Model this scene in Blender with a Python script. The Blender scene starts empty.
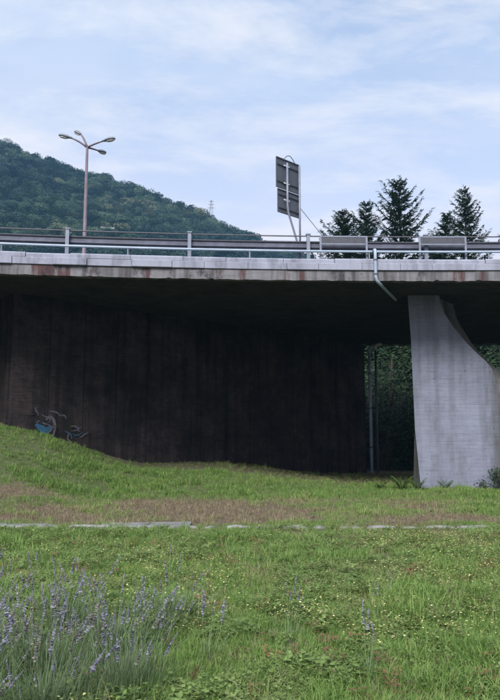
import bpy, math, random
import numpy as np
from mathutils import Vector, Matrix, noise

R = math.radians
sc = bpy.context.scene
col = sc.collection

# ------------------------------------------------------------------ camera
cd = bpy.data.cameras.new('camera')
cam = bpy.data.objects.new('camera', cd); col.objects.link(cam)
cam.location = (0, 0, 1.65)
cam.rotation_euler = (R(90) + math.atan(90 / 700), 0, 0)
cd.sensor_fit = 'VERTICAL'; cd.sensor_height = 24; cd.lens = 24
cd.clip_start = 0.05; cd.clip_end = 5000
sc.camera = cam

# ------------------------------------------------------------------ sky
SUN_EL, SUN_AZ = 44, 196          # azimuth clockwise from +Y: behind the camera, to the left
w = bpy.data.worlds.new('World'); sc.world = w; w.use_nodes = True
nt = w.node_tree; nt.nodes.clear()
def N(t, kind, **kw):
    n = t.nodes.new(kind)
    for k, v in kw.items():
        if k == 'inp':
            for a, b in v.items(): n.inputs[a].default_value = b
        else: setattr(n, k, v)
    return n
def ramp(t, fac, stops):
    n = t.nodes.new('ShaderNodeValToRGB'); cr = n.color_ramp
    while len(cr.elements) < len(stops): cr.elements.new(0.5)
    for e, (p, c) in zip(cr.elements, stops):
        e.position = p
        e.color = (c, c, c, 1) if isinstance(c, (int, float)) else (*c, 1)
    t.links.new(fac, n.inputs['Fac']); return n.outputs['Color']
def mixc(t, fac, a, b, mode='MIX'):
    n = t.nodes.new('ShaderNodeMix'); n.data_type = 'RGBA'; n.blend_type = mode
    for s, v in ((n.inputs['Factor'], fac), (n.inputs['A'], a), (n.inputs['B'], b)):
        if isinstance(v, bpy.types.NodeSocket): t.links.new(v, s)
        elif isinstance(v, (int, float)): s.default_value = v
        else: s.default_value = (*v, 1)
    return n.outputs['Result']
def mth(t, op, a, b=0.0, c=None):
    n = t.nodes.new('ShaderNodeMath'); n.operation = op
    for i, v in enumerate((a, b) if c is None else (a, b, c)):
        if isinstance(v, bpy.types.NodeSocket): t.links.new(v, n.inputs[i])
        else: n.inputs[i].default_value = v
    return n.outputs[0]
sky = N(nt, 'ShaderNodeTexSky', sky_type='NISHITA', sun_disc=False, sun_elevation=R(SUN_EL), sun_rotation=R(SUN_AZ),
        altitude=200, air_density=1.0, dust_density=1.2, ozone_density=1.5)
tc = N(nt, 'ShaderNodeTexCoord'); sep = N(nt, 'ShaderNodeSeparateXYZ')
nt.links.new(tc.outputs['Generated'], sep.inputs[0])
den = mth(nt, 'ADD', mth(nt, 'MAXIMUM', sep.outputs['Z'], 0.0), 0.16)
comb = N(nt, 'ShaderNodeCombineXYZ')
nt.links.new(mth(nt, 'DIVIDE', sep.outputs['X'], den), comb.inputs[0])
nt.links.new(mth(nt, 'DIVIDE', sep.outputs['Y'], den), comb.inputs[1])
mp = N(nt, 'ShaderNodeMapping', inp={'Location': (3.1, 1.7, 0), 'Rotation': (0, 0, R(-14)), 'Scale': (0.8, 1.55, 1)})
nt.links.new(comb.outputs[0], mp.inputs[0])
nz1 = N(nt, 'ShaderNodeTexNoise', inp={'Scale': 1.1, 'Detail': 7.0, 'Roughness': 0.55, 'Distortion': 0.15})
nz2 = N(nt, 'ShaderNodeTexNoise', inp={'Scale': 2.3, 'Detail': 10.0, 'Roughness': 0.64, 'Distortion': 0.2})
for n in (nz1, nz2): nt.links.new(mp.outputs[0], n.inputs['Vector'])
c1 = ramp(nt, nz1.outputs['Fac'], [(0.36, 0.42), (0.62, 1.0)])
c2 = ramp(nt, nz2.outputs['Fac'], [(0.46, 0.0), (0.72, 1.0)])
veil = mixc(nt, c1, sky.outputs['Color'], (2.75, 3.2, 4.1))
bright = mixc(nt, c2, veil, (4.15, 4.15, 4.3))
hz = ramp(nt, sep.outputs['Z'], [(0.1, 0.8), (0.5, 0.0)])
fin = mixc(nt, hz, bright, (4.2, 3.95, 4.3))
bg = N(nt, 'ShaderNodeBackground', inp={'Strength': 0.101}); nt.links.new(fin, bg.inputs['Color'])
ow = N(nt, 'ShaderNodeOutputWorld'); nt.links.new(bg.outputs[0], ow.inputs['Surface'])

# ------------------------------------------------------------------ sun, exposure
sd = bpy.data.lights.new('sun', 'SUN'); sd.energy = 2.9; sd.angle = R(28); sd.color = (1.0, 0.975, 0.95)
sun = bpy.data.objects.new('sun', sd); col.objects.link(sun)
sv = Vector((math.sin(R(SUN_AZ)) * math.cos(R(SUN_EL)), math.cos(R(SUN_AZ)) * math.cos(R(SUN_EL)), math.sin(R(SUN_EL))))
sun.rotation_euler = sv.to_track_quat('Z', 'Y').to_euler(); sun.location = sv * 100
vs = sc.view_settings
vs.view_transform = 'Standard'; vs.look = 'None'; vs.exposure = 1.2; vs.gamma = 1.0; vs.use_curve_mapping = False
sc.render.engine = 'CYCLES'
sc.cycles.use_denoising = True
sc.cycles.max_bounces = 6; sc.cycles.diffuse_bounces = 2; sc.cycles.volume_bounces = 1
sc.cycles.transparent_max_bounces = 8

# ------------------------------------------------------------------ helpers
def tag(o, label=None, cat=None, group=None, kind=None):
    if label: o['label'] = label
    if cat: o['category'] = cat
    if group: o['group'] = group
    if kind: o['kind'] = kind
    return o
def empty(name, loc, label, cat, group=None, rz=0):
    o = bpy.data.objects.new(name, None); col.objects.link(o)
    o.location = loc; o.rotation_euler.z = rz; o.empty_display_size = 0.2
    return tag(o, label, cat, group)
def link(name, mesh, parent=None, loc=None, rot=None):
    o = bpy.data.objects.new(name, mesh); col.objects.link(o)
    if parent is not None: o.parent = parent
    if loc is not None: o.location = loc
    if rot is not None: o.rotation_euler = rot
    return o
class MB:
    def __init__(s): s.v = []; s.f = []
    def face(s, pts):
        n = len(s.v); s.v += [tuple(p) for p in pts]; s.f.append(tuple(range(n, n + len(pts)))); return s
    def box(s, x0, x1, y0, y1, z0, z1):
        n = len(s.v)
        s.v += [(x, y, z) for z in (z0, z1) for y in (y0, y1) for x in (x0, x1)]
        s.f += [tuple(n + i for i in q) for q in ((0, 2, 3, 1), (4, 5, 7, 6), (0, 1, 5, 4), (2, 6, 7, 3), (0, 4, 6, 2), (1, 3, 7, 5))]
        return s
    def tube(s, path, rad, seg=8, caps=True):
        path = [Vector(p) for p in path]; n0 = len(s.v); m = len(path)
        rads = rad if isinstance(rad, (list, tuple)) else [rad] * m
        ref = None
        for i, p in enumerate(path):
            d = (path[min(i + 1, m - 1)] - path[max(i - 1, 0)]).normalized()
            if ref is None: ref = d.orthogonal().normalized()
            a = (ref - d * ref.dot(d))
            if a.length < 1e-4: a = d.orthogonal()
            a.normalize(); ref = a; b = d.cross(a)
            for k in range(seg):
                t = 2 * math.pi * k / seg
                s.v.append(tuple(p + (a * math.cos(t) + b * math.sin(t)) * rads[i]))
        for i in range(m - 1):
            for k in range(seg):
                k2 = (k + 1) % seg
                s.f.append((n0 + i * seg + k, n0 + i * seg + k2, n0 + (i + 1) * seg + k2, n0 + (i + 1) * seg + k))
        if caps:
            s.f.append(tuple(n0 + k for k in range(seg))[::-1]); s.f.append(tuple(n0 + (m - 1) * seg + k for k in range(seg)))
        return s
    def loft(s, rings, caps=True, closed=True):
        n0 = len(s.v); k = len(rings[0])
        for r in rings: s.v += [tuple(p) for p in r]
        for i in range(len(rings) - 1):
            for j in range(k if closed else k - 1):
                j2 = (j + 1) % k
                s.f.append((n0 + i * k + j, n0 + i * k + j2, n0 + (i + 1) * k + j2, n0 + (i + 1) * k + j))
        if caps:
            s.f.append(tuple(n0 + j for j in range(k))[::-1]); s.f.append(tuple(n0 + (len(rings) - 1) * k + j for j in range(k)))
        return s
    def mesh(s, name, mat, smooth=False):
        me = bpy.data.meshes.new(name); me.from_pydata(s.v, [], s.f); me.materials.append(mat)
        import bmesh
        b = bmesh.new(); b.from_mesh(me); bmesh.ops.recalc_face_normals(b, faces=b.faces); b.to_mesh(me); b.free()
        if smooth: me.shade_smooth()
        me.update(); return me
    def raw(s, name, mat, smooth=False):
        me = bpy.data.meshes.new(name); me.from_pydata(s.v, [], s.f); me.materials.append(mat)
        if smooth: me.shade_smooth()
        return me
    def build(s, name, mat, parent=None, smooth=False, loc=None, rot=None, bevel=0):
        o = link(name, s.mesh(name, mat, smooth), parent, loc, rot)
        if bevel:
            m = o.modifiers.new('bevel', 'BEVEL'); m.width = bevel; m.segments = 2; m.limit_method = 'ANGLE'
        return o

# ------------------------------------------------------------------ materials
def newmat(name):
    m = bpy.data.materials.new(name); m.use_nodes = True
    t = m.node_tree; p = t.nodes['Principled BSDF']; return m, t, p
def simple(name, c, rough=0.6, metal=0.0, var=0.15, scale=6.0, spec=0.4):
    m, t, p = newmat(name)
    tcn = N(t, 'ShaderNodeTexCoord'); n = N(t, 'ShaderNodeTexNoise', inp={'Scale': scale, 'Detail': 6.0, 'Roughness': 0.65})
    t.links.new(tcn.outputs['Object'], n.inputs['Vector'])
    f = ramp(t, n.outputs['Fac'], [(0.3, 0.0), (0.7, 1.0)])
    cc = mixc(t, f, tuple(x * (1 - var) for x in c), tuple(min(1, x * (1 + var)) for x in c))
    t.links.new(cc, p.inputs['Base Color']); p.inputs['Roughness'].default_value = rough; p.inputs['Metallic'].default_value = metal
    p.inputs['Specular IOR Level'].default_value = spec
    return m
def concrete(name, base, dark, amount=0.5, boards=None, streak=0.0, rust=0.0, black=0.0, rough=0.9, seed=0, moss=0.0, mottle=0.0, edge=None):
    m, t, p = newmat(name)
    g = N(t, 'ShaderNodeNewGeometry'); s = N(t, 'ShaderNodeSeparateXYZ'); t.links.new(g.outputs['Position'], s.inputs[0])
    def nz(scale, sx=1, sy=1, sz=1, detail=6, rough_=0.6, off=0.0):
        mpn = N(t, 'ShaderNodeMapping', inp={'Scale': (sx, sy, sz), 'Location': (seed * 7.3 + off, off * 1.7, off * 0.6)})
        t.links.new(g.outputs['Position'], mpn.inputs[0])
        n = N(t, 'ShaderNodeTexNoise', inp={'Scale': scale, 'Detail': detail, 'Roughness': rough_})
        t.links.new(mpn.outputs[0], n.inputs['Vector']); return n.outputs['Fac']
    c = mixc(t, ramp(t, nz(0.9), [(0.35, 0.0), (0.68, amount)]), base, dark)
    c = mixc(t, ramp(t, nz(9.0, off=3), [(0.35, 0.0), (0.7, 0.28)]), c, dark)
    c = mixc(t, ramp(t, nz(60.0, off=5), [(0.62, 0.0), (0.72, 0.35)]), c, tuple(x * 0.45 for x in base))
    if mottle:
        c = mixc(t, ramp(t, nz(3.2, off=51, detail=10, rough_=0.75), [(0.44, 0.0), (0.62, mottle)]), c, dark)
        c = mixc(t, ramp(t, nz(1.0, 1.6, 1.6, 16.0, off=57, detail=4), [(0.5, 0.0), (0.68, mottle * 0.8)]), c, tuple(x * 0.8 for x in dark))
        vo = N(t, 'ShaderNodeTexVoronoi', inp={'Scale': 2.1, 'Randomness': 0.9}); t.links.new(g.outputs['Position'], vo.inputs['Vector'])
        c = mixc(t, ramp(t, vo.outputs['Distance'], [(0.035, 0.75), (0.075, 0.0)]), c, tuple(x * 0.3 for x in dark))
    if streak:
        c = mixc(t, ramp(t, nz(1.0, 3.2, 3.2, 0.16, off=9), [(0.46, 0.0), (0.66, streak)]), c, tuple(x * 0.35 for x in dark))
    if rust:
        r1 = ramp(t, nz(1.0, 2.6, 2.6, 0.3, off=21, detail=5), [(0.54, 0.0), (0.63, rust)])
        c = mixc(t, r1, c, (0.06, 0.025, 0.024))
    if black:
        b1 = ramp(t, nz(1.0, 0.7, 0.7, 0.5, off=33, detail=8, rough_=0.72), [(0.54, 0.0), (0.63, black)])
        c = mixc(t, b1, c, (0.018, 0.017, 0.02))
    if moss:
        c = mixc(t, ramp(t, nz(1.4, 1.6, 1.6, 0.45, off=41), [(0.5, 0.0), (0.66, moss)]), c, (0.035, 0.04, 0.022))
    if edge:   # runoff stain below the shoulder, with a ragged outline
        ex = mth(t, 'ADD', s.outputs['X'], mth(t, 'MULTIPLY', nz(1.0, 3, 3, 0.5, off=61, detail=8, rough_=0.7), edge[2]))
        mr = N(t, 'ShaderNodeMapRange', inp={'From Min': edge[0], 'From Max': edge[1], 'To Max': 0.8}); t.links.new(ex, mr.inputs['Value'])
        c = mixc(t, mr.outputs[0], c, (0.06, 0.058, 0.056))
    h = nz(45.0, off=2, detail=8)
    bh = h
    if boards:
        zz = {'z': s.outputs['Z'], 'x': s.outputs['X'], 'd': mth(t, 'ADD', mth(t, 'MULTIPLY', s.outputs['X'], 0.8), mth(t, 'MULTIPLY', s.outputs['Y'], 0.6))}[boards[0]]
        zz = mth(t, 'ADD', zz, mth(t, 'MULTIPLY', nz(0.8, off=12), 0.05))
        fr = mth(t, 'FRACT', mth(t, 'DIVIDE', zz, boards[1]))
        fl = mth(t, 'FLOOR', mth(t, 'DIVIDE', zz, boards[1]))
        edge = ramp(t, mth(t, 'ABSOLUTE', mth(t, 'SUBTRACT', fr, 0.5)), [(0.40, 0.0), (0.5, 1.0)])
        wn = N(t, 'ShaderNodeTexWhiteNoise', noise_dimensions='1D'); t.links.new(fl, wn.inputs['W'])
        brk = ramp(t, nz(1.0, 2.2, 2.2, 9.0, off=15), [(0.45, 0.0), (0.62, 1.0)])
        c = mixc(t, mth(t, 'MULTIPLY', mth(t, 'MULTIPLY', edge, brk), boards[2]), c, tuple(x * 0.5 for x in dark))
        c = mixc(t, mth(t, 'MULTIPLY', wn.outputs['Value'], 0.16), c, dark)
        bh = mth(t, 'ADD', h, mth(t, 'MULTIPLY', mth(t, 'MULTIPLY', edge, brk), -1.2))
        bh = mth(t, 'ADD', bh, mth(t, 'MULTIPLY', wn.outputs['Value'], 0.35))
    bp = N(t, 'ShaderNodeBump', inp={'Strength': 0.55, 'Distance': 0.012}); t.links.new(bh, bp.inputs['Height'])
    t.links.new(bp.outputs[0], p.inputs['Normal']); t.links.new(c, p.inputs['Base Color'])
    p.inputs['Roughness'].default_value = rough; p.inputs['Specular IOR Level'].default_value = 0.2
    return m
def leafmat(name, stops, attr='tint', inst=True, trans=0.35, rough=0.55):
    """foliage: colour from a per-instance or per-object random value, with some light passing through"""
    m, t, p = newmat(name)
    if inst:
        a = N(t, 'ShaderNodeAttribute', attribute_name=attr, attribute_type='INSTANCER'); fac = a.outputs['Fac']
    else:
        g = N(t, 'ShaderNodeNewGeometry')
        n = N(t, 'ShaderNodeTexNoise', inp={'Scale': 1.1, 'Detail': 5.0}); t.links.new(g.outputs['Position'], n.inputs['Vector'])
        isl = mth(t, 'MULTIPLY', g.outputs['Random Per Island'], 0.5)
        fac = mth(t, 'ADD', isl, mth(t, 'MULTIPLY', ramp(t, n.outputs['Fac'], [(0.3, 0.0), (0.7, 1.0)]), 0.5))
    c = ramp(t, fac, stops)
    g2 = N(t, 'ShaderNodeNewGeometry')
    v = mth(t, 'ADD', 0.75, mth(t, 'MULTIPLY', g2.outputs['Random Per Island'], 0.5))
    hv = N(t, 'ShaderNodeHueSaturation'); t.links.new(v, hv.inputs['Value']); t.links.new(c, hv.inputs['Color'])
    t.links.new(hv.outputs[0], p.inputs['Base Color']); p.inputs['Roughness'].default_value = rough; p.inputs['Specular IOR Level'].default_value = 0.25
    tr = N(t, 'ShaderNodeBsdfTranslucent'); t.links.new(hv.outputs[0], tr.inputs['Color'])
    mx = N(t, 'ShaderNodeMixShader', inp={0: trans}); t.links.new(p.outputs[0], mx.inputs[1]); t.links.new(tr.outputs[0], mx.inputs[2])
    t.links.new(mx.outputs[0], t.nodes['Material Output'].inputs['Surface'])
    return m

M = {}
M['kerb_white'] = concrete('pale_kerb_concrete', (0.275, 0.285, 0.35), (0.195, 0.2, 0.25), 0.5, streak=0.45, rust=0.0, seed=1, black=0.25)
M['fascia'] = concrete('stained_fascia_concrete', (0.2, 0.196, 0.212), (0.115, 0.11, 0.118), 0.7, streak=0.95, rust=0.85, black=0.95, seed=2, mottle=0.5)
M['soffit'] = concrete('shade_dark_soffit_concrete', (0.075, 0.065, 0.061), (0.03, 0.027, 0.026), 0.8, boards=('d', 0.16, 0.8), black=0.6, seed=3, mottle=0.7)  # board marks plus a colour darkened to stand for shade under the deck
M['pier'] = concrete('board_marked_pier_concrete', (0.205, 0.215, 0.275), (0.138, 0.144, 0.185), 0.6, boards=('z', 0.125, 0.16), streak=0.35, seed=4, moss=0.3, mottle=0.5, edge=(8.65, 9.0, 1.1))
M['pier_side'] = concrete('mossy_pier_concrete', (0.17, 0.165, 0.17), (0.09, 0.088, 0.085), 0.7, boards=('z', 0.125, 0.5), streak=0.6, moss=0.85, seed=5)
M['wall'] = concrete('shade_dark_wall_concrete', (0.066, 0.05, 0.05), (0.012, 0.01, 0.011), 0.95, streak=0.7, seed=6, moss=0.2, mottle=0.7)  # streaks are stains; the overall darkness is under-bridge shade put into the colour
M['asphalt'] = simple('asphalt', (0.05, 0.05, 0.052), 0.9, scale=30)
M['stone'] = concrete('old_kerb_stone', (0.25, 0.245, 0.245), (0.14, 0.138, 0.14), 0.7, streak=0.2, seed=8, moss=0.7)
M['slab'] = concrete('dark_paving_slab', (0.2, 0.2, 0.215), (0.11, 0.11, 0.115), 0.7, seed=9, moss=0.6)
M['galv'] = simple('galvanised_steel', (0.165, 0.18, 0.23), 0.6, 0.15, 0.25, 4)
M['beam'] = simple('dull_guardrail_beam', (0.075, 0.08, 0.11), 0.55, 0.15, 0.3, 3)
M['galv_dark'] = simple('weathered_dark_steel', (0.085, 0.085, 0.1), 0.6, 0.3, 0.25, 5)
M['pale_pipe'] = simple('pale_blue_grey_pipe_paint', (0.27, 0.33, 0.41), 0.45, 0.0, 0.12, 3)
M['grey_panel'] = simple('grey_panel_sheet', (0.055, 0.057, 0.072), 0.6, 0.1, 0.3, 5)
M['sign_back'] = simple('dark_sign_back_sheet', (0.075, 0.085, 0.105), 0.5, 0.3, 0.15, 4)
M['rust_iron'] = simple('rusty_brown_iron', (0.13, 0.06, 0.05), 0.8, 0.1, 0.3, 8)
M['lamp_pole'] = simple('lamp_pole_paint', (0.13, 0.1, 0.12), 0.55, 0.2, 0.2, 3)
M['lamp_head'] = simple('lamp_housing_paint', (0.12, 0.14, 0.155), 0.5, 0.1, 0.15, 6)
M['lamp_glass'] = simple('lamp_diffuser', (0.5, 0.5, 0.5), 0.2, 0.0, 0.05, 3)
M['pylon'] = simple('pylon_steel', (0.14, 0.145, 0.16), 0.7, 0.2, 0.1, 1)
M['bark'] = simple('conifer_bark', (0.06, 0.045, 0.035), 0.9, 0, 0.35, 9)
M['plaster'] = simple('pale_house_plaster', (0.42, 0.4, 0.38), 0.9, 0, 0.1, 1)
M['roof'] = simple('house_roof_tile', (0.2, 0.17, 0.155), 0.9, 0, 0.2, 2)
M['window'] = simple('dark_window_glass', (0.03, 0.035, 0.04), 0.15, 0, 0.1, 2)
def worn_paint(name, c):
    m, t, p = newmat(name); g = N(t, 'ShaderNodeNewGeometry')
    n = N(t, 'ShaderNodeTexNoise', inp={'Scale': 9.0, 'Detail': 10.0, 'Roughness': 0.75}); t.links.new(g.outputs['Position'], n.inputs['Vector'])
    t.links.new(mixc(t, ramp(t, n.outputs['Fac'], [(0.36, 0.85), (0.6, 0.0)]), c, (0.035, 0.029, 0.03)), p.inputs['Base Color'])
    p.inputs['Roughness'].default_value = 0.8; p.inputs['Specular IOR Level'].default_value = 0.2
    return m
M['blue_paint'] = worn_paint('worn_blue_spray_paint', (0.02, 0.11, 0.2))
M['white_paint'] = worn_paint('worn_grey_spray_paint', (0.105, 0.1, 0.125))
M['black_paint'] = worn_paint('worn_black_spray_paint', (0.01, 0.01, 0.012))
M['stem'] = leafmat('lavender_stem', [(0.0, (0.075, 0.12, 0.06)), (1.0, (0.14, 0.19, 0.1))], inst=False, trans=0.2)
M['lavender'] = leafmat('lavender_flower', [(0.0, (0.115, 0.113, 0.16)), (0.5, (0.17, 0.168, 0.22)), (1.0, (0.24, 0.24, 0.28))], inst=False, trans=0.25)
M['faded'] = leafmat('faded_lavender_flower', [(0.0, (0.1, 0.1, 0.085)), (0.5, (0.15, 0.145, 0.13)), (1.0, (0.19, 0.2, 0.2))], inst=False, trans=0.25)
M['fern'] = leafmat('fern_leaf', [(0.0, (0.05, 0.11, 0.025)), (1.0, (0.12, 0.19, 0.05))], inst=False)
M['needle'] = leafmat('conifer_needle', [(0.0, (0.014, 0.035, 0.018)), (0.6, (0.03, 0.065, 0.03)), (1.0, (0.05, 0.095, 0.045))], inst=False, trans=0.2)
M['shrub'] = leafmat('shrub_leaf', [(0.0, (0.009, 0.022, 0.009)), (1.0, (0.024, 0.048, 0.017))], inst=False, trans=0.1)
M['forest'] = leafmat('forest_leaf', [(0.0, (0.008, 0.024, 0.02)), (0.5, (0.026, 0.055, 0.032)), (0.85, (0.055, 0.095, 0.046)), (1.0, (0.12, 0.13, 0.07))], inst=True, trans=0.2)
M['grass'] = leafmat('grass_blade', [(0.0, (0.095, 0.18, 0.04)), (0.35, (0.165, 0.255, 0.066)), (0.6, (0.24, 0.28, 0.1)), (0.8, (0.235, 0.21, 0.115)), (1.0, (0.19, 0.15, 0.1))], inst=True, trans=0.4)
M['herb'] = leafmat('herb_leaf', [(0.0, (0.095, 0.16, 0.045)), (0.6, (0.165, 0.24, 0.07)), (1.0, (0.235, 0.275, 0.105))], inst=True, trans=0.35)
M['dry'] = leafmat('dry_stalk', [(0.0, (0.115, 0.085, 0.058)), (0.6, (0.2, 0.16, 0.1)), (1.0, (0.32, 0.27, 0.17))], inst=True, trans=0.25)
M['yellow'] = leafmat('small_yellow_petal', [(0.0, (0.5, 0.47, 0.12)), (1.0, (0.62, 0.6, 0.32))], inst=True, trans=0.3)
M['red'] = leafmat('reddish_weed_leaf', [(0.0, (0.15, 0.075, 0.045)), (1.0, (0.24, 0.13, 0.07))], inst=True, trans=0.3)

# ------------------------------------------------------------------ terrain
def S(x):
    x = np.clip(x, 0, 1); return x * x * (3 - 2 * x)
def vnoise(x, y, scale, seed):
    """smooth value noise in 0..1"""
    x = np.asarray(x, float) / scale + seed * 17.31; y = np.asarray(y, float) / scale + seed * 9.17
    xi = np.floor(x).astype(np.int64); yi = np.floor(y).astype(np.int64); fx = S(x - xi); fy = S(y - yi)
    def h(a, b):
        n = (a * 374761393 + b * 668265263 + seed * 1442695) & 0x7fffffff
        n = ((n ^ (n >> 13)) * 1274126177) & 0x7fffffff
        return ((n ^ (n >> 16)) & 0xffff) / 65535.0
    return (h(xi, yi) * (1 - fx) + h(xi + 1, yi) * fx) * (1 - fy) + (h(xi, yi + 1) * (1 - fx) + h(xi + 1, yi + 1) * fx) * fy
def fbm(x, y, scale, seed):
    return 0.5 * vnoise(x, y, scale, seed) + 0.3 * vnoise(x, y, scale / 2.1, seed + 1) + 0.2 * vnoise(x, y, scale / 4.3, seed + 2)
def gz(x, y):
    x = np.asarray(x, float); y = np.asarray(y, float)
    z = 1.85 * S((-x - 3.6) / 5.2) * S((y - 15.5) / 8.5) + 0.78 * S((y - 19) / 9.5) * S((5 - x) / 8)
    z = z * (1 - S((y - 45) / 25))
    near = 1 - S((np.hypot(x, y) - 45) / 30)
    return z + near * (0.09 * (fbm(x, y, 3.2, 3) - 0.5) + 0.035 * (fbm(x, y, 0.7, 8) - 0.5))
def dryness(x, y):
    """0 green .. 1 bare and brown: the worn strip beyond the kerb and smaller patches"""
    x = np.asarray(x, float); y = np.asarray(y, float)
    yb = y + 2.2 * (fbm(x, y, 3.0, 15) - 0.5)
    strip = S((yb - 13.9) / 1.0) * (1 - S((yb - 18.0) / 2.6)) * (0.16 + 0.84 * (1 - S((x - 0.4) / 2.2)) + 0.55 * S((x - 3.2) / 0.8) * (1 - S((x - 4.8) / 0.8)))
    strip = np.clip(strip, 0, 1)
    patch = S((fbm(x, y, 2.6, 21) - 0.5) / 0.16)
    n = fbm(x, y, 1.3, 31)
    d = strip * (0.25 + 1.6 * S((n - 0.26) / 0.3)) + 0.75 * patch * (1 - strip) * S((n - 0.3) / 0.4) * (1 - S((y - 17) / 4))
    und = S((y - 24.5) / 3.0) * 0.6 * (1 - S((y - 42) / 5))
    return np.clip(np.maximum(d, und), 0, 1)

def grid_mesh(name, xs, ys, zf, mat, attr=None):
    X, Y = np.meshgrid(xs, ys); Z = zf(X, Y)
    V = np.stack([X, Y, Z], -1).reshape(-1, 3)
    nx, ny = len(xs), len(ys)
    i = np.arange((ny - 1) * (nx - 1)); r = i // (nx - 1); c = i % (nx - 1); a = r * nx + c
    F = np.stack([a, a + 1, a + nx + 1, a + nx], -1)
    me = bpy.data.meshes.new(name); me.from_pydata(V.tolist(), [], F.tolist()); me.materials.append(mat); me.shade_smooth()
    if attr:
        at = me.attributes.new(attr[0], 'FLOAT', 'POINT'); at.data.foreach_set('value', attr[1](X, Y).reshape(-1).astype(np.float32))
    return me
m, t, p = newmat('soil_and_turf')
a = N(t, 'ShaderNodeAttribute', attribute_name='dry'); g = N(t, 'ShaderNodeNewGeometry')
n1 = N(t, 'ShaderNodeTexNoise', inp={'Scale': 14.0, 'Detail': 8.0, 'Roughness': 0.7}); n2 = N(t, 'ShaderNodeTexNoise', inp={'Scale': 70.0, 'Detail': 6.0})
for n in (n1, n2): t.links.new(g.outputs['Position'], n.inputs['Vector'])
green = mixc(t, ramp(t, n1.outputs['Fac'], [(0.3, 0.0), (0.7, 1.0)]), (0.06, 0.075, 0.035), (0.11, 0.13, 0.06))
soil = mixc(t, ramp(t, n1.outputs['Fac'], [(0.3, 0.0), (0.7, 1.0)]), (0.095, 0.073, 0.052), (0.18, 0.145, 0.105))
soil = mixc(t, ramp(t, n2.outputs['Fac'], [(0.55, 0.0), (0.75, 0.6)]), soil, (0.05, 0.035, 0.03))
t.links.new(mixc(t, a.outputs['Fac'], green, soil), p.inputs['Base Color'])
bp = N(t, 'ShaderNodeBump', inp={'Strength': 0.9, 'Distance': 0.03}); t.links.new(n2.outputs['Fac'], bp.inputs['Height']); t.links.new(bp.outputs[0], p.inputs['Normal'])
p.inputs['Roughness'].default_value = 1.0; p.inputs['Specular IOR Level'].default_value = 0.1
xs = np.concatenate([[-600, -450, -300, -180, -100, -60, -40, -30], np.arange(-22, 22.01, 0.2), [30, 40, 60, 100, 180, 300, 450, 600]])
ys = np.concatenate([[-180, -120, -80, -40, -20, -8], np.arange(-3, 40.01, 0.2), [44, 50, 60, 80, 110, 200, 400, 590]])
ground = link('ground', grid_mesh('ground', xs, ys, gz, m, ('dry', dryness))); tag(ground, kind='structure')
ground['label'] = 'grassy ground with a worn brown earth strip'

# ------------------------------------------------------------------ hill
RX = [-800, -400, -157, -106, -56, -28, -3, 20, 50, 150, 300, 500, 800]
RZ = [236, 236, 189, 170, 152, 141, 128, 119, 114, 95, 45, 4, 0]
def hz_(x, y):
    x = np.asarray(x, float); y = np.asarray(y, float)
    r = np.interp(x, RX, RZ) - 7
    up = np.clip((y - 110) / 310, 0, 1); up = up ** 1.05
    dn = 1 - 0.35 * S((y - 420) / 300)
    wob = 9 * (fbm(x, y, 70, 51) - 0.5) * S((y - 110) / 60) + 3.0 * (fbm(x, y, 18, 55) - 0.5) * S((y - 110) / 60)
    return np.where(y < 420, r * up, r * dn) + wob * np.minimum(1, r / 40 + 0.05) - 0.6
hillm = simple('hill_undergrowth', (0.03, 0.05, 0.022), 1.0, 0, 0.4, 0.05)
hill = link('hill', grid_mesh('hill', np.arange(-400, 541, 10.0), np.arange(100, 591, 10.0), hz_, hillm)); tag(hill, kind='structure')
hill['label'] = 'wooded hillside sloping down behind the overpass'

# ------------------------------------------------------------------ overpass (arc in plan)
RA = 96.0; CX, CY = 6.0, 21.55 - 96.0
def arc(s, o, z=0.0):
    th = s / RA; r = RA + o
    return Vector((CX + r * math.sin(th), CY + r * math.cos(th), z))
def s_of_x(x): return RA * math.asin((x - CX) / RA)
def sweep(name, prof, s0, s1, step, mat, parent, jitter=None, smooth=False):
    k = max(1, int(round((s1 - s0) / step))); rings = []
    for i in range(k + 1):
        s = s0 + (s1 - s0) * i / k
        pr = prof if jitter is None else jitter(s, prof)
        rings.append([arc(s, o, z) for o, z in pr])
    b = MB(); b.loft(rings); return b.build(name, mat, parent, smooth)
Z_SOF, Z_FAS, Z_KJ, Z_KT = 6.62, 6.94, 7.17, 7.33
WID = 15.2
over = empty('overpass', (0, 0, 0), 'curved concrete road overpass with pale kerb edge and rust stained fascia', 'overpass')
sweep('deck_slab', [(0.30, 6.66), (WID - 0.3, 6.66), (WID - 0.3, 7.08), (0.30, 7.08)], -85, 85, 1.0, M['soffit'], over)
# girder ribs under the slab run across between the edge beam and the far side
rs = random.Random(4)
def ragged(s, prof):
    q = list(prof); n = noise.noise(Vector((s * 2.3, 0, 0))) * 0.022 + noise.noise(Vector((s * 9.1, 3, 0))) * 0.014
    chip = max(0.0, noise.noise(Vector((s * 3.7, 8, 0))) - 0.28) * 0.16
    q[0] = (q[0][0], q[0][1] + n + chip); q[1] = (q[1][0], q[1][1] + n * 0.5)
    return q
sweep('fascia_beam', [(0.05, Z_SOF), (0.32, Z_SOF), (0.32, Z_FAS - 0.012), (0.05, Z_FAS - 0.012)], -24, 24, 0.12, M['fascia'], over, ragged)
for a_, b_ in ((-85, -24), (24, 85)):
    sweep('fascia_beam', [(0.05, Z_SOF), (0.32, Z_SOF), (0.32, Z_FAS - 0.012), (0.05, Z_FAS - 0.012)], a_, b_, 1.0, M['fascia'], over)
    sweep('kerb', [(0.0, Z_FAS), (0.4, Z_FAS), (0.4, Z_KT), (0.0, Z_KT)], a_, b_, 1.0, M['kerb_white'], over)
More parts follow.
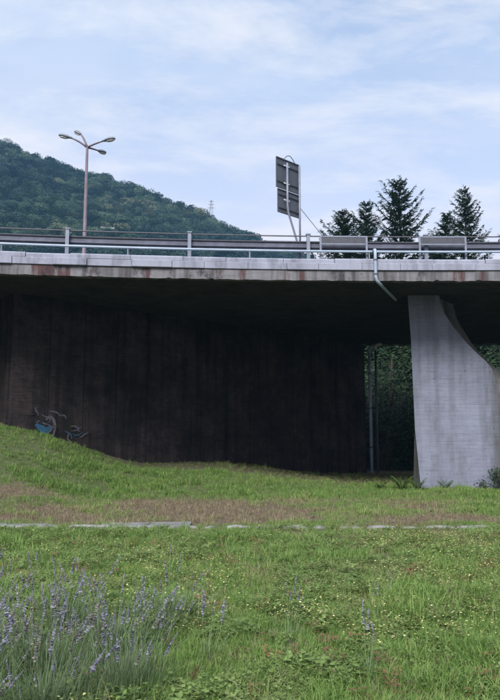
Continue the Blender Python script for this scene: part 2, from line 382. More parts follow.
sweep('fascia_beam', [(WID - 0.28, 6.6), (WID, 6.6), (WID, 7.3), (WID - 0.28, 7.3)], -85, 85, 1.0, M['fascia'], over)
sweep('road_surface', [(1.4, 7.084), (WID - 0.9, 7.084), (WID - 0.9, 7.12), (1.4, 7.12)], -85, 85, 1.0, M['asphalt'], over)
sweep('walkway', [(0.42, 7.084), (1.398, 7.084), (1.398, 7.24), (0.42, 7.24)], -85, 85, 1.0, M['kerb_white'], over)
def block_course(name, length, prof, first):
    me = {}
    s = first; i = 0
    while s < 24:
        L = length * (1, 0.82, 1.12)[i % 3]
        if s + L > 24: L = 24 - s
        key = i % 3 if L > 0.5 else 'end'
        if key not in me or key == 'end':
            b = MB(); g2 = 0.006
            b.loft([[(-L / 2 + g2, o, z) for o, z in prof], [(L / 2 - g2, o, z) for o, z in prof]])
            me[key] = b.mesh(name, M['kerb_white'])
        c = arc(s + L / 2, rs.uniform(-0.006, 0.006), rs.uniform(-0.003, 0.003))
        link(name, me[key], over, c, (rs.uniform(-0.006, 0.006), 0, -(s + L / 2) / RA))
        s += L; i += 1
# sagitta over a block is 3 mm, so straight blocks follow the arc
block_course('kerb_block', 1.22, [(0.0, Z_FAS + 0.004), (0.36, Z_FAS + 0.004), (0.36, Z_KJ - 0.004), (-0.012, Z_KJ - 0.004), (-0.02, Z_KJ - 0.02), (-0.02, Z_FAS + 0.02)], -24)
block_course('coping_block', 1.62, [(0.03, Z_KJ + 0.004), (0.41, Z_KJ + 0.004), (0.41, Z_KT), (0.075, Z_KT), (0.03, Z_KT - 0.045)], -24)

# near guardrail: posts, corrugated beam, thin dark top rail
gr = empty('guardrail', (0, 0, 7.24), 'weathered steel guardrail with corrugated beam and thin top rail along the overpass', 'guardrail')
def abs_parent(o, parent): o.parent = parent; o.matrix_parent_inverse = Matrix.Translation(-parent.location); return o
pm = MB(); pm.box(-0.055, 0.055, -0.05, 0.05, 0, 0.98); pm.box(-0.075, 0.075, -0.07, 0.07, 0.98, 1.02); pm.box(-0.09, 0.09, -0.08, 0.08, 0, 0.015)
pmesh = pm.mesh('post', M['galv'])
bm_ = MB(); bl = 3.79
wp = [(0, 0.0), (0.03, 0.02), (0.03, 0.07), (-0.03, 0.11), (-0.03, 0.17), (0.03, 0.21), (0.03, 0.26), (0, 0.28)]
rr = []
for k in range(7):
    x = -bl / 2 + bl * k / 6
    sag = (bl * bl / 4 - x * x) / (2 * RA)
    rr.append([(x, o + sag - 0.018, z) for o, z in wp] + [(x, o + sag - 0.012, z) for o, z in wp[::-1]])
bm_.loft(rr); bmesh_ = bm_.mesh('beam', M['beam'])
for k in range(-11, 13):
    s = s_of_x(-5.67) + 3.8 * k
    abs_parent(link('post', pmesh, None, arc(s, 0.52, 7.24), (0, 0, -s / RA)), gr)
    s2 = s + 1.9; c = arc(s2, 0.63, 7.72)
    abs_parent(link('beam', bmesh_, None, c, (0, 0, -s2 / RA)), gr)
tb = MB(); tb.tube([arc(s, 0.52, 8.185) for s in np.arange(-54, 46, 0.95)], 0.021, 6); abs_parent(tb.build('top_rail', M['galv_dark'], None, True), gr)
tb = MB(); tb.tube([arc(s, 0.66, 8.03) for s in np.arange(-54, 46, 0.95)], 0.03, 6); abs_parent(tb.build('middle_rail', M['galv_dark'], None, True), gr)

# pale pipe along the edge and its drop
pr = empty('edge_pipe', (0, 0, 7.33), 'pale blue grey pipe running above the kerb and dropping down the fascia', 'pipe')
tb = MB(); tb.tube([arc(s, 0.2, 7.6) for s in np.arange(-54, 46, 0.95)], 0.04, 8); abs_parent(tb.build('run', M['pale_pipe'], None, True), pr)
sx = s_of_x(3.93)
tb = MB(); q = [arc(sx, 0.2, 7.6), arc(sx, -0.0, 7.6), arc(sx, -0.07, 7.585), arc(sx, -0.1, 7.54), arc(sx, -0.1, 7.3), arc(sx, -0.1, 6.72), arc(sx + 0.03, -0.09, 6.6), arc(sx + 0.12, -0.02, 6.52)]
e1 = Vector((5.05, 23.85, 6.47)); st = q[-1]
for f in np.linspace(0.2, 1, 6): q.append(st.lerp(e1, f))
tb.tube(q, 0.05, 10); abs_parent(tb.build('drop_pipe', M['pale_pipe'], None, True), pr)
for z in (7.26, 6.8):
    tb = MB(); tb.tube([arc(sx, -0.1, z - 0.02), arc(sx, -0.1, z + 0.02)], 0.064, 10); tb.box(0, 0, 0, 0, 0, 0); tb.v = tb.v[:-8]; tb.f = tb.f[:-6]
    abs_parent(tb.build('clamp', M['galv_dark'], None), pr)
for k in range(-11, 13):
    s = s_of_x(-5.67) + 3.8 * k + 1.9
    tb = MB(); tb.tube([arc(s, 0.2, 7.32), arc(s, 0.2, 7.6)], 0.025, 6); abs_parent(tb.build('bracket', M['galv'], None), pr)

# low framed panels fixed on the kerb on the right
for i, (xa, xb, lab) in enumerate(((2.27, 3.75, 'low grey metal frame with panel on the kerb between road sign and pipe drop'),
                                   (5.45, 6.92, 'low grey metal frame with panel on the kerb above the concrete pier'))):
    s0, s1 = s_of_x(xa), s_of_x(xb); c = arc((s0 + s1) / 2, 0.33, 7.33); L = (s1 - s0)
    fr = empty('barrier_frame', c, lab, 'barrier', 'framed panels on the overpass edge', -(s0 + s1) / 2 / RA)
    for x in (-L / 2, L / 2):
        b = MB(); b.box(x - 0.03, x + 0.03, -0.025, 0.025, 0, 0.82); b.build('post', M['galv'], fr)
    b = MB(); b.box(-L / 2 + 0.031, L / 2 - 0.031, -0.022, 0.022, 0.775, 0.82); b.build('top_bar', M['galv'], fr)
    b = MB(); b.box(-L / 2 + 0.035, L / 2 - 0.035, -0.012, 0.012, 0.575, 0.772); b.build('panel', M['grey_panel'], fr)
    b = MB(); b.box(-L / 2 + 0.031, L / 2 - 0.031, -0.02, 0.02, 0.53, 0.57); b.build('lower_bar', M['galv'], fr)

# ------------------------------------------------------------------ pier
FY = 24.0
front = [(5.78, -0.6), (5.76, 0.0), (5.62, 2.0), (5.57, 5.08), (5.50, 6.67), (6.58, 6.67), (6.62, 6.45), (6.74, 6.05), (7.02, 5.6), (7.35, 5.15), (7.78, 4.67), (8.12, 4.36), (8.33, 4.08), (8.44, 3.75), (8.52, 3.0), (8.5, 1.65), (8.42, 0.0), (8.40, -0.6)]
back = [(5.76, -0.6), (5.77, 0.0), (5.87, 2.0), (5.88, 5.08), (5.80, 6.67), (7.42, 6.67), (7.44, 6.45), (7.54, 6.05), (7.76, 5.6), (8.02, 5.15), (8.40, 4.67), (8.76, 4.30), (9.2, 4.0), (9.9, 3.75), (10.6, 3.0), (10.6, 1.65), (10.6, 0.0), (10.6, -0.6)]
pier = empty('bridge_pier', (7, 24.5, 0), 'pale board marked concrete pier with curved flared side under the overpass', 'pier')
nf = len(front); b = MB(); b.face([(x, FY, z) for x, z in front])
fo = b.build('front_face', M['pier']); abs_parent(fo, pier)
b = MB(); v = [(x, FY + 0.002, z) for x, z in front] + [(x, FY + 1.15, z) for x, z in back]
b.v = v; b.f = [(i, (i + 1) % nf, nf + (i + 1) % nf, nf + i) for i in range(nf)] + [tuple(nf + i for i in range(nf))]
abs_parent(b.build('shaft', M['pier_side']), pier)
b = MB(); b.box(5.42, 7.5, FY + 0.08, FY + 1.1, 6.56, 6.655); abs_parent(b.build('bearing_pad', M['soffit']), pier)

# ------------------------------------------------------------------ abutment wall (runs askew under the deck)
A = Vector((-8.1, 23.6, 0)); B = Vector((6.0, 36.7, 0))
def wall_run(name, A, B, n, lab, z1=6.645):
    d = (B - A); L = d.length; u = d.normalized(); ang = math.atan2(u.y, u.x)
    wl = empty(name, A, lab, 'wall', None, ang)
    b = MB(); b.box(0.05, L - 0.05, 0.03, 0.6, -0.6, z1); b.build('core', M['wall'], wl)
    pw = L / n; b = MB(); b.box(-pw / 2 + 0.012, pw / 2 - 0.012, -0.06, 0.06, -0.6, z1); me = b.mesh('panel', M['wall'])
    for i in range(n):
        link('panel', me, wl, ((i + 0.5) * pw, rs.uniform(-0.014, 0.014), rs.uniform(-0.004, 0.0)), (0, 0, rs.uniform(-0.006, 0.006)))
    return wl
wl = wall_run('abutment_wall', A, B, 14, 'streak stained concrete abutment wall, its colour darkened for shade, with graffiti beneath the overpass')
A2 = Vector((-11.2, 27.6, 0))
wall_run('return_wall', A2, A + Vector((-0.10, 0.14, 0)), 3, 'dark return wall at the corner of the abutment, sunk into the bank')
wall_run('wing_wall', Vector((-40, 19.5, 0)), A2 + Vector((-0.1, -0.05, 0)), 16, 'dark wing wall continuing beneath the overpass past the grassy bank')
# graffiti on the first panels: thin paint layers
gf = bpy.data.objects.new('graffiti', None); col.objects.link(gf); gf.parent = wl; gf['label'] = 'blue, black and white spray painted graffiti'
def paint(name, pts, mat, lay):
    b = MB(); y = -0.0765 - 0.001 * lay
    b.face([(1.3 + (x - 1.3) * 0.85, y, 1.95 + (z - 1.95) * 0.8 + 0.16) for x, z in pts]); link(name, b.raw(name, mat), gf)
def blob(cx, cz, rx, rz_, n=14, seed=0, a0=0, a1=2 * math.pi):
    r2 = random.Random(seed); return [(cx + rx * math.cos(a0 + (a1 - a0) * i / n) * r2.uniform(0.9, 1.1), cz + rz_ * math.sin(a0 + (a1 - a0) * i / n) * r2.uniform(0.9, 1.1)) for i in range(n)]
def stroke(path, w):
    P_ = [path[0]] + list(path) + [path[-1]]; out = []
    for i in range(1, len(P_) - 2):
        for k in range(5):
            t_ = k / 5
            out.append(tuple(0.5 * (2 * P_[i][c] + (P_[i + 1][c] - P_[i - 1][c]) * t_ + (2 * P_[i - 1][c] - 5 * P_[i][c] + 4 * P_[i + 1][c] - P_[i + 2][c]) * t_ ** 2 + (3 * P_[i][c] - P_[i - 1][c] - 3 * P_[i + 1][c] + P_[i + 2][c]) * t_ ** 3) for c in (0, 1)))
    path = out + [path[-1]]
    L_, R_ = [], []
    for i, p in enumerate(path):
        a, c = path[max(i - 1, 0)], path[min(i + 1, len(path) - 1)]
        dx, dz = c[0] - a[0], c[1] - a[1]; l = math.hypot(dx, dz) or 1
        ww = w * (0.5 + math.sin(math.pi * (i + 0.4) / len(path)) * 0.6)
        L_.append((p[0] - dz / l * ww, p[1] + dx / l * ww)); R_.append((p[0] + dz / l * ww, p[1] - dx / l * ww))
    return L_ + R_[::-1]

# ------------------------------------------------------------------ end of the wall: two down pipes
for i, (x, y, h, lab, mt) in enumerate(((6.22, 36.25, 6.5, 'pale vertical drain pipe touching the end of the abutment wall', 'pale_pipe'),
                                    (6.52, 36.15, 6.62, 'slim vertical drain pipe with white elbow, just off the wall end', 'beam'))):
    z0 = float(gz(x, y)) - 0.1
    e = empty('drain_pipe', (x, y, z0), lab, 'pipe', 'drain pipes at the wall end')
    b = MB(); b.tube([(0, 0, 0), (0, 0, h - 0.3 - z0)], 0.085 - 0.02 * i, 10); b.build('pipe', M[mt], e, True)
    b = MB(); b.tube([(0, 0, h - 0.32 - z0), (0, 0, h - 0.2 - z0), (0.04, -0.01, h - 0.1 - z0), (0.16, -0.02, h - 0.04 - z0), (0.34, -0.02, h - 0.02 - z0)], 0.1 - 0.02 * i, 10)
    b.build('elbow', M['lamp_glass'] if i else M['pale_pipe'], e, True)
    for z in (1.4, 3.4, 5.2):
        b = MB(); b.tube([(0, 0, z - 0.03), (0, 0, z + 0.03)], 0.105 - 0.02 * i, 10); b.build('clamp', M['galv_dark'], e)

# ------------------------------------------------------------------ street lamp
LX, LY = -7.3, 30.0; H = 14.69 - 7.12
lamp = empty('street_lamp', (LX, LY, 7.12), 'tall street lamp with four curved arms on the overpass', 'street lamp')
b = MB(); b.tube([(0, 0, 0), (0, 0, 0.9), (0, 0, 0.95), (0, 0, H)], [0.13, 0.13, 0.1, 0.055], 12); b.build('pole', M['lamp_pole'], lamp, True)
b = MB(); b.box(-0.2, 0.2, -0.2, 0.2, 0, 0.03); b.build('base_plate', M['lamp_pole'], lamp)
for tx, ty, tz in ((-1.28, -0.1, 0.50), (-0.66, 0.35, 0.86), (1.30, -0.25, 0.28), (0.62, 1.0, 0.12)):
    d = Vector((tx, ty, 0)); L = d.length; u = d.normalized()
    pts = [u * (L * f) + Vector((0, 0, tz * (1 - (1 - f) ** 2.2))) + Vector((0, 0, H - 0.02)) for f in (0, 0.12, 0.25, 0.4, 0.55)]
    b = MB(); b.tube(pts, [0.05, 0.045, 0.042, 0.038, 0.034], 8); arm = b.build('arm', M['lamp_pole'], lamp, True)
    p0 = pts[-1]; p1 = u * L + Vector((0, 0, tz + 0.03)) + Vector((0, 0, H - 0.02)); ax = (p1 - p0).normalized()
    side = ax.cross(Vector((0, 0, 1))).normalized(); upv = side.cross(ax); ln = (p1 - p0).length
    rings = []
    for f, wd, ht in ((-0.06, 0.04, 0.035), (0.08, 0.055, 0.05), (0.3, 0.11, 0.075), (0.6, 0.15, 0.085), (0.85, 0.12, 0.07), (0.97, 0.06, 0.045), (1.0, 0.015, 0.015)):
        c = p0 + ax * (ln * f)
        rings.append([c + side * (wd * math.cos(a)) + upv * (ht * math.sin(a) * (1.25 if math.sin(a) > 0 else 0.55)) for a in np.linspace(0, 2 * math.pi, 12, endpoint=False)])
    b = MB(); b.loft(rings); hd = b.build('lamp_head', M['lamp_head'], lamp, True)
    b = MB(); c = p0 + ax * (ln * 0.6) - upv * 0.045
    b.loft([[c + side * (0.1 * k * math.cos(a)) + ax * (0.2 * k * math.sin(a)) - upv * dz for a in np.linspace(0, 2 * math.pi, 10, endpoint=False)] for k, dz in ((1, 0), (0.9, 0.025), (0.5, 0.04))])
    b.build('diffuser', M['lamp_glass'], hd, True)

# ------------------------------------------------------------------ road sign seen from behind
sg = empty('road_sign', (1.52, 22.55, 7.24), 'tall two panel road sign seen from behind, on poles at the guardrail', 'sign')
ux = Vector((0.72, 0.69, 0)).normalized(); un = Vector((0.69, -0.72, 0)).normalized()      # panel direction, and its back, turned to the camera
def panel(u0, u1, z0, z1, off=0.0):
    b = MB(); c0 = ux * u0 + un * off; c1 = ux * u1 + un * off; th = un * -0.02
    b.loft([[c0 + Vector((0, 0, z0)), c1 + Vector((0, 0, z0)), c1 + Vector((0, 0, z1)), c0 + Vector((0, 0, z1))],
            [c0 + th + Vector((0, 0, z0)), c1 + th + Vector((0, 0, z0)), c1 + th + Vector((0, 0, z1)), c0 + th + Vector((0, 0, z1))]])
    return b
Zs = 7.24
for (u0, u1, z0, z1, nm) in ((-0.92, 0.18, 9.83, 10.86, 'panel'), (-0.86, 0.24, 9.0, 9.79, 'panel')):
    pn = panel(u0, u1, z0 - Zs, z1 - Zs).build(nm, M['sign_back'], sg)
    for (a_, b_, c_, d_) in ((u0, u1, z0, z0 + 0.025), (u0, u1, z1 - 0.025, z1)):
        panel(a_, b_, c_ - Zs, d_ - Zs, 0.03).build('edge_flange', M['galv_dark'], pn)
    for fz in (0.22, 0.78):
        zc = z0 + (z1 - z0) * fz - Zs
        panel(u0 + 0.03, u1 - 0.03, zc - 0.025, zc + 0.025, 0.035).build('stiffener', M['grey_panel'], pn)
for zc in (10.62, 10.02, 9.45):
    b = panel(-0.62, -0.36, zc - Zs - 0.02, zc - Zs + 0.02, 0.07); b.build('clamp', M['lamp_glass'], sg)
pu = ux * -0.5 + un * 0.1
b = MB(); b.tube([pu + Vector((0, 0, 10.72 - Zs)), pu + Vector((0, 0, 9.3 - Zs)), pu + Vector((0.02, 0, 9.05 - Zs)), ux * 0.02 + un * 0.06 + Vector((0, 0, 8.1 - Zs)), ux * 0.06 + un * 0.04 + Vector((0, 0, 0))], 0.035, 10); b.build('bent_pole', M['galv'], sg, True)
pv = ux * 0.13 + un * 0.07
b = MB(); b.tube([pv, pv + Vector((0, 0, 10.8 - Zs))], 0.035, 10); b.build('pole', M['galv'], sg, True)
b = MB(); b.tube([ux * (-0.62 + 0.62 * f) + un * 0.02 + Vector((0, 0, 10.8 - Zs + 0.24 * math.sin(math.pi * f))) for f in np.linspace(0, 1, 11)], 0.013, 6); b.build('top_hoop', M['galv_dark'], sg, True)
b = MB(); b.tube([pv + Vector((0, 0, 9.35 - Zs)), Vector((1.0, -0.15, 8.15 - Zs))], 0.011, 6); b.build('stay_cable', M['galv_dark'], sg)
b = MB(); b.box(-0.02, 0.46, -0.2, -0.03, 7.86 - Zs, 8.06 - Zs); b.build('junction_box', M['rust_iron'], sg, bevel=0.02)

# ------------------------------------------------------------------ buried kerb across the lawn
kb = empty('stone_kerb', (0, 13.5, 0), 'broken line of half buried pale kerb stones across the grass', 'kerb')
def kstone(x0, x1, top, dy=0.0, seed=0):
    r2 = random.Random(seed); n = max(2, int((x1 - x0) / 0.12)); y0 = 13.45 + dy; zb = float(gz((x0 + x1) / 2, y0))
    rings = []
    for i in range(n + 1):
        x = x0 + (x1 - x0) * i / n; e = 0.02 if i in (0, n) else 0.0
        j = lambda s_: r2.uniform(-s_, s_)
        zt = zb + top - e + j(0.008)
        rings.append([(x, y0 + e + j(0.008), zb - 0.2), (x, y0 + 0.15 - e, zb - 0.2), (x, y0 + 0.15 - e + j(0.006), zt + j(0.006)), (x, y0 + 0.035 + e + j(0.006), zt), (x, y0 + e + j(0.008), zt - 0.03 + j(0.006))])
    b = MB(); b.loft(rings); abs_parent(b.build('kerb_stone', M['stone']), kb)
for i, (x0, x1, tp, dy) in enumerate(((-9.6, -8.5, .11, .02), (-8.48, -7.5, .12, 0), (-7.46, -6.5, .12, .01), (-6.47, -5.5, .12, .0), (-5.47, -4.45, .13, .01), (-4.42, -3.62, .12, 0), (-3.42, -2.62, .12, -.01), (-2.6, -1.82, .11, .01),
        (-1.80, -1.42, .10, .0), (-1.24, -1.0, .1, .02), (-0.86, -0.66, .08, 0), (0.62, 1.08, .085, .0), (1.2, 1.42, .07, .02), (1.6, 2.1, .055, .01), (2.2, 2.75, .06, .0), (2.85, 3.2, .055, .01), (-0.5, 0.0, .06, .01), (0.1, 0.5, .055, 0), (3.3, 3.85, .07, 0.02), (3.9, 4.55, .075, .0), (4.7, 5.5, .07, .02), (5.6, 6.5, .08, 0), (6.6, 7.5, .08, .0), (7.55, 8.6, .09, .01))):
    kstone(x0, x1, tp * 0.62, dy, i)
slx = -9.4
for i in range(9):
    L_ = rs.uniform(0.75, 1.0)
    if i not in (6,):
        zb = float(gz(slx + L_ / 2, 13.9)); b = MB(); b.box(-L_ / 2 + 0.015, L_ / 2 - 0.015, -0.24, 0.24, -0.12, 0.0)
        abs_parent(b.build('paving_slab', M['slab'], None, loc=(slx + L_ / 2, 13.885, zb + 0.05), rot=(rs.uniform(-0.02, 0.02), rs.uniform(-0.015, 0.015), rs.uniform(-0.01, 0.01)), bevel=0.012), kb)
    slx += L_

# ------------------------------------------------------------------ ground cover: instanced tufts
rng = np.random.default_rng(7)
def blade(b, x, y, h, wd, lean, az, curl):
    dx, dy = math.cos(az), math.sin(az); px, py = -dy, dx; n = len(b.v)
    for f, ww in ((0, 1.0), (0.55, 0.8)):
        o = lean * h * (f ** 1.6) * (1 + curl * f); z = h * f * (1 - 0.25 * lean * f)
        b.v += [(x + dx * o - px * wd * ww / 2, y + dy * o - py * wd * ww / 2, z), (x + dx * o + px * wd * ww / 2, y + dy * o + py * wd * ww / 2, z)]
    o = lean * h * (1 + curl); b.v.append((x + dx * o, y + dy * o, h * (1 - 0.35 * lean)))
    b.f += [(n, n + 1, n + 3, n + 2), (n + 2, n + 3, n + 4)]
def tuft(seed, n, rad, h0, h1, wd, lean):
    r = random.Random(seed); b = MB()
    for _ in range(n):
        a = r.uniform(0, 6.283); q = rad * math.sqrt(r.random())
        blade(b, q * math.cos(a), q * math.sin(a), r.uniform(h0, h1), wd * r.uniform(0.7, 1.2), r.uniform(0.1, lean), r.uniform(0, 6.283), r.uniform(0, 0.5))
    return b
def herb(seed, n, rad, h, size):
    r = random.Random(seed); b = MB()
    for _ in range(n):
        a = r.uniform(0, 6.283); q = rad * math.sqrt(r.random()); x, y = q * math.cos(a), q * math.sin(a); z = h * r.uniform(0.4, 1.0)
        blade(b, x * 0.6, y * 0.6, z, 0.004, 0.3, a, 0.0)
        a0 = r.uniform(0, 6.283)
        for k in range(3):
            t_ = a0 + k * 2.09; s_ = size * r.uniform(0.7, 1.25); d = Vector((math.cos(t_), math.sin(t_), r.uniform(-0.3, 0.45))); sdv = Vector((-math.sin(t_), math.cos(t_), r.uniform(-0.3, 0.3)))
            c = Vector((x, y, z)); nn = len(b.v)
            b.v += [tuple(c), tuple(c + d * s_ * 0.55 + sdv * s_ * 0.32), tuple(c + d * s_), tuple(c + d * s_ * 0.55 - sdv * s_ * 0.32)]
            b.f += [(nn, nn + 1, nn + 2), (nn, nn + 2, nn + 3)]
    return b
def flowers(seed, n, rad, h, size):
    r = random.Random(seed); b = MB()
    for _ in range(n):
        x, y = r.uniform(-rad, rad), r.uniform(-rad, rad); z = h * r.uniform(0.6, 1.1); tx, ty = r.uniform(-0.5, 0.5), r.uniform(-0.8, 0.2)
        nn = len(b.v); b.v.append((x, y, z - 0.3 * size))
        for k in range(6):
            a = k * math.pi / 3; cx, cy = size * math.cos(a), size * math.sin(a); b.v.append((x + cx, y + cy, z + cx * tx + cy * ty))
        b.f += [(nn, nn + 1 + k, nn + 1 + (k + 1) % 6) for k in range(6)]
    return b
def stuff(name, protos, mat, pts, rotz, scl, tint, idx, label, cat, tilt=0.15):
    pc = bpy.data.collections.new(name + '_kinds')
    for i, b in enumerate(protos):
        pc.objects.link(bpy.data.objects.new('%s_kind_%02d' % (name, i), b.raw(name, mat)))
    me = bpy.data.meshes.new(name); me.from_pydata(np.asarray(pts).tolist(), [], [])
    n = len(pts)
    at = me.attributes.new('rot', 'FLOAT_VECTOR', 'POINT'); rv = np.zeros((n, 3), np.float32); rv[:, 0] = rng.normal(0, tilt, n); rv[:, 1] = rng.normal(0, tilt, n); rv[:, 2] = rotz; at.data.foreach_set('vector', rv.reshape(-1))
    at = me.attributes.new('scl', 'FLOAT', 'POINT'); at.data.foreach_set('value', np.asarray(scl, np.float32))
    at = me.attributes.new('tint', 'FLOAT', 'POINT'); at.data.foreach_set('value', np.clip(tint, 0, 1).astype(np.float32))
    at = me.attributes.new('idx', 'INT', 'POINT'); at.data.foreach_set('value', np.asarray(idx, np.int32))
    o = link(name, me)
    ng = bpy.data.node_groups.new(name, 'GeometryNodeTree')
    ng.interface.new_socket('Geometry', in_out='INPUT', socket_type='NodeSocketGeometry'); ng.interface.new_socket('Geometry', in_out='OUTPUT', socket_type='NodeSocketGeometry')
    gi = ng.nodes.new('NodeGroupInput'); go = ng.nodes.new('NodeGroupOutput')
    mpn = ng.nodes.new('GeometryNodeMeshToPoints'); ci = ng.nodes.new('GeometryNodeCollectionInfo'); ip = ng.nodes.new('GeometryNodeInstanceOnPoints')
    ci.inputs['Collection'].default_value = pc; ci.inputs['Separate Children'].default_value = True; ci.inputs['Reset Children'].default_value = True
    ip.inputs['Pick Instance'].default_value = True
    def at_(nm, ty):
        a = ng.nodes.new('GeometryNodeInputNamedAttribute'); a.data_type = ty; a.inputs['Name'].default_value = nm; return a.outputs['Attribute']
    ng.links.new(gi.outputs[0], mpn.inputs['Mesh']); ng.links.new(mpn.outputs[0], ip.inputs['Points']); ng.links.new(ci.outputs[0], ip.inputs['Instance'])
    ng.links.new(at_('idx', 'INT'), ip.inputs['Instance Index']); ng.links.new(at_('scl', 'FLOAT'), ip.inputs['Scale'])
    er = ng.nodes.new('FunctionNodeEulerToRotation'); ng.links.new(at_('rot', 'FLOAT_VECTOR'), er.inputs[0]); ng.links.new(er.outputs[0], ip.inputs['Rotation'])
    ng.links.new(ip.outputs[0], go.inputs[0])
    md = o.modifiers.new('scatter', 'NODES'); md.node_group = ng
    return tag(o, label, cat, None, 'stuff')
def scatter(n, y0, y1, power=1.0, extra=2.6, spread=0.40):
    """n points over the ground in front of the bridge, denser where nearer"""
    u = rng.random(n); y = y0 + (y1 - y0) * u ** power
    x = (rng.random(n) * 2 - 1) * (spread * y + extra)
    return x, y
def offkerb(x, y):
    return ~((y > 13.2) & (y < np.where(x < -1.8, 14.1, 13.64)) & ((x < -0.6) | ((x > 0.5) & (x < 1.5)) | (x > 3.2) | (rng.random(len(x)) < 0.4)) & (rng.random(len(x)) < np.where(y < 13.42, 0.2, 0.5)))
WALLY = lambda x: 23.6 + (x + 8.1) * (13.1 / 14.1)
# lawn grass
x, y = scatter(46000, 3.2, 25.5, 1.0); x2, y2 = scatter(14000, 3.0, 9.0, 1.0)
x3, y3 = scatter(5000, 25.0, 36.0, 1.0, 0, 0.32)
x = np.concatenate([x, x2, x3]); y = np.concatenate([y, y2, y3])
d = dryness(x, y); dens = np.where(y < 25, 1 - 0.82 * d, 0.8 * (1 - S((y - 25) / 12) * 0.4))
dens *= 0.55 + 0.6 * fbm(x, y, 1.1, 61)
keep = (rng.random(len(x)) < dens) & offkerb(x, y) & ~((y > WALLY(x) - 0.15)) & ~((x > 5.4) & (x < 10.7) & (y > 23.9) & (y < 25.3))
x, y, d = x[keep], y[keep], d[keep]; n = len(x)
tall = fbm(x, y, 2.4, 71)
scl = (0.4 + 0.6 * tall + np.where(y < 11, 0.5, 0.8) * S((fbm(x, y, 0.9, 75) - 0.55) / 0.2)) * (1 - 0.25 * d) * rng.uniform(0.75, 1.25, n)
scl *= np.where(y > 19.5, 1.15, 1.0)
tint = 0.08 + 0.36 * fbm(x, y, 1.7, 81) + 0.46 * d + rng.normal(0, 0.11, n) + 0.1 * (fbm(x, y, 5, 91) - 0.5)
tint += np.where(rng.random(n) < 0.06, 0.4, 0.0)
stuff('lawn_grass', [tuft(i, 18, 0.075, 0.05, 0.15, 0.0075, 0.95) for i in range(6)] + [tuft(20 + i, 13, 0.06, 0.09, 0.22, 0.007, 0.7) for i in range(3)], M['grass'],
      np.stack([x, y, gz(x, y) - 0.005], -1), rng.uniform(0, 6.28, n), scl, tint, np.where(rng.random(n) < 0.16, 6 + rng.integers(0, 3, n), rng.integers(0, 6, n)),
      'short uneven green grass covering the foreground and the bank', 'grass')
# broad leaved ground cover
x, y = scatter(17000, 3.2, 13.3, 0.9)
c = fbm(x, y, 0.8, 101); keep = rng.random(len(x)) < 0.9 * S((c - 0.36) / 0.22); x, y = x[keep], y[keep]; n = len(x)
stuff('herb_ground_cover', [herb(i, 24, 0.1, 0.085, 0.019) for i in range(4)] + [herb(30 + i, 11, 0.08, 0.1, 0.04) for i in range(2)], M['herb'], np.stack([x, y, gz(x, y)], -1), rng.uniform(0, 6.28, n),
      rng.uniform(0.6, 1.25, n), 0.5 * fbm(x, y, 0.9, 111) + rng.uniform(0, 0.55, n), np.where(rng.random(n) < 0.2, 4 + rng.integers(0, 2, n), rng.integers(0, 4, n)), 'low clover like leafy ground cover growing among the grass', 'ground cover')
# dry stalks
x, y = scatter(26000, 3.2, 22.0, 1.0); d = dryness(x, y)
keep = (rng.random(len(x)) < 0.14 + 0.75 * d) & offkerb(x, y); x, y, d = x[keep], y[keep], d[keep]; n = len(x)
stuff('dry_grass', [tuft(50 + i, 11, 0.09, 0.03, 0.12, 0.006, 1.6) for i in range(4)] + [tuft(60 + i, 5, 0.05, 0.15, 0.32, 0.0045, 0.5) for i in range(2)], M['dry'], np.stack([x, y, gz(x, y)], -1), rng.uniform(0, 6.28, n),
      rng.uniform(0.6, 1.2, n), rng.random(n) * 0.8 + 0.2 * fbm(x, y, 2, 121), np.where(rng.random(n) < 0.1, 4 + rng.integers(0, 2, n), rng.integers(0, 4, n)), 'dry brown stalks and thatch scattered over the worn strip', 'dry grass')
# small yellow flowers
x, y = scatter(11000, 3.4, 12.8, 0.9)
c = fbm(x * 0.7, y, 1.5, 131); keep = (rng.random(len(x)) < S((c - 0.46) / 0.16) * (0.35 + 0.65 * S((x + 2.5) / 3))); x, y = x[keep], y[keep]; n = len(x)
stuff('yellow_wildflowers', [flowers(i, 4, 0.1, 0.12, 0.0085) for i in range(4)], M['yellow'], np.stack([x, y, gz(x, y)], -1), rng.uniform(-0.8, 0.8, n), rng.uniform(0.8, 1.3, n), rng.random(n), rng.integers(0, 4, n),
      'tiny pale yellow wildflowers dotted in the grass', 'flowers', 0.1)
# reddish weeds
x = np.concatenate([rng.normal(2.0, 0.25, 55), rng.uniform(-4, 4, 220)]); y = np.concatenate([rng.normal(4.85, 0.25, 55), rng.uniform(4.5, 12, 220)]); n = len(x)
stuff('reddish_weeds', [herb(70 + i, 16, 0.08, 0.11, 0.024) for i in range(3)], M['red'], np.stack([x, y, gz(x, y)], -1), rng.uniform(0, 6.28, n), rng.uniform(0.7, 1.2, n), rng.random(n), rng.integers(0, 3, n),
      'reddish brown low weeds in the foreground grass', 'weeds')

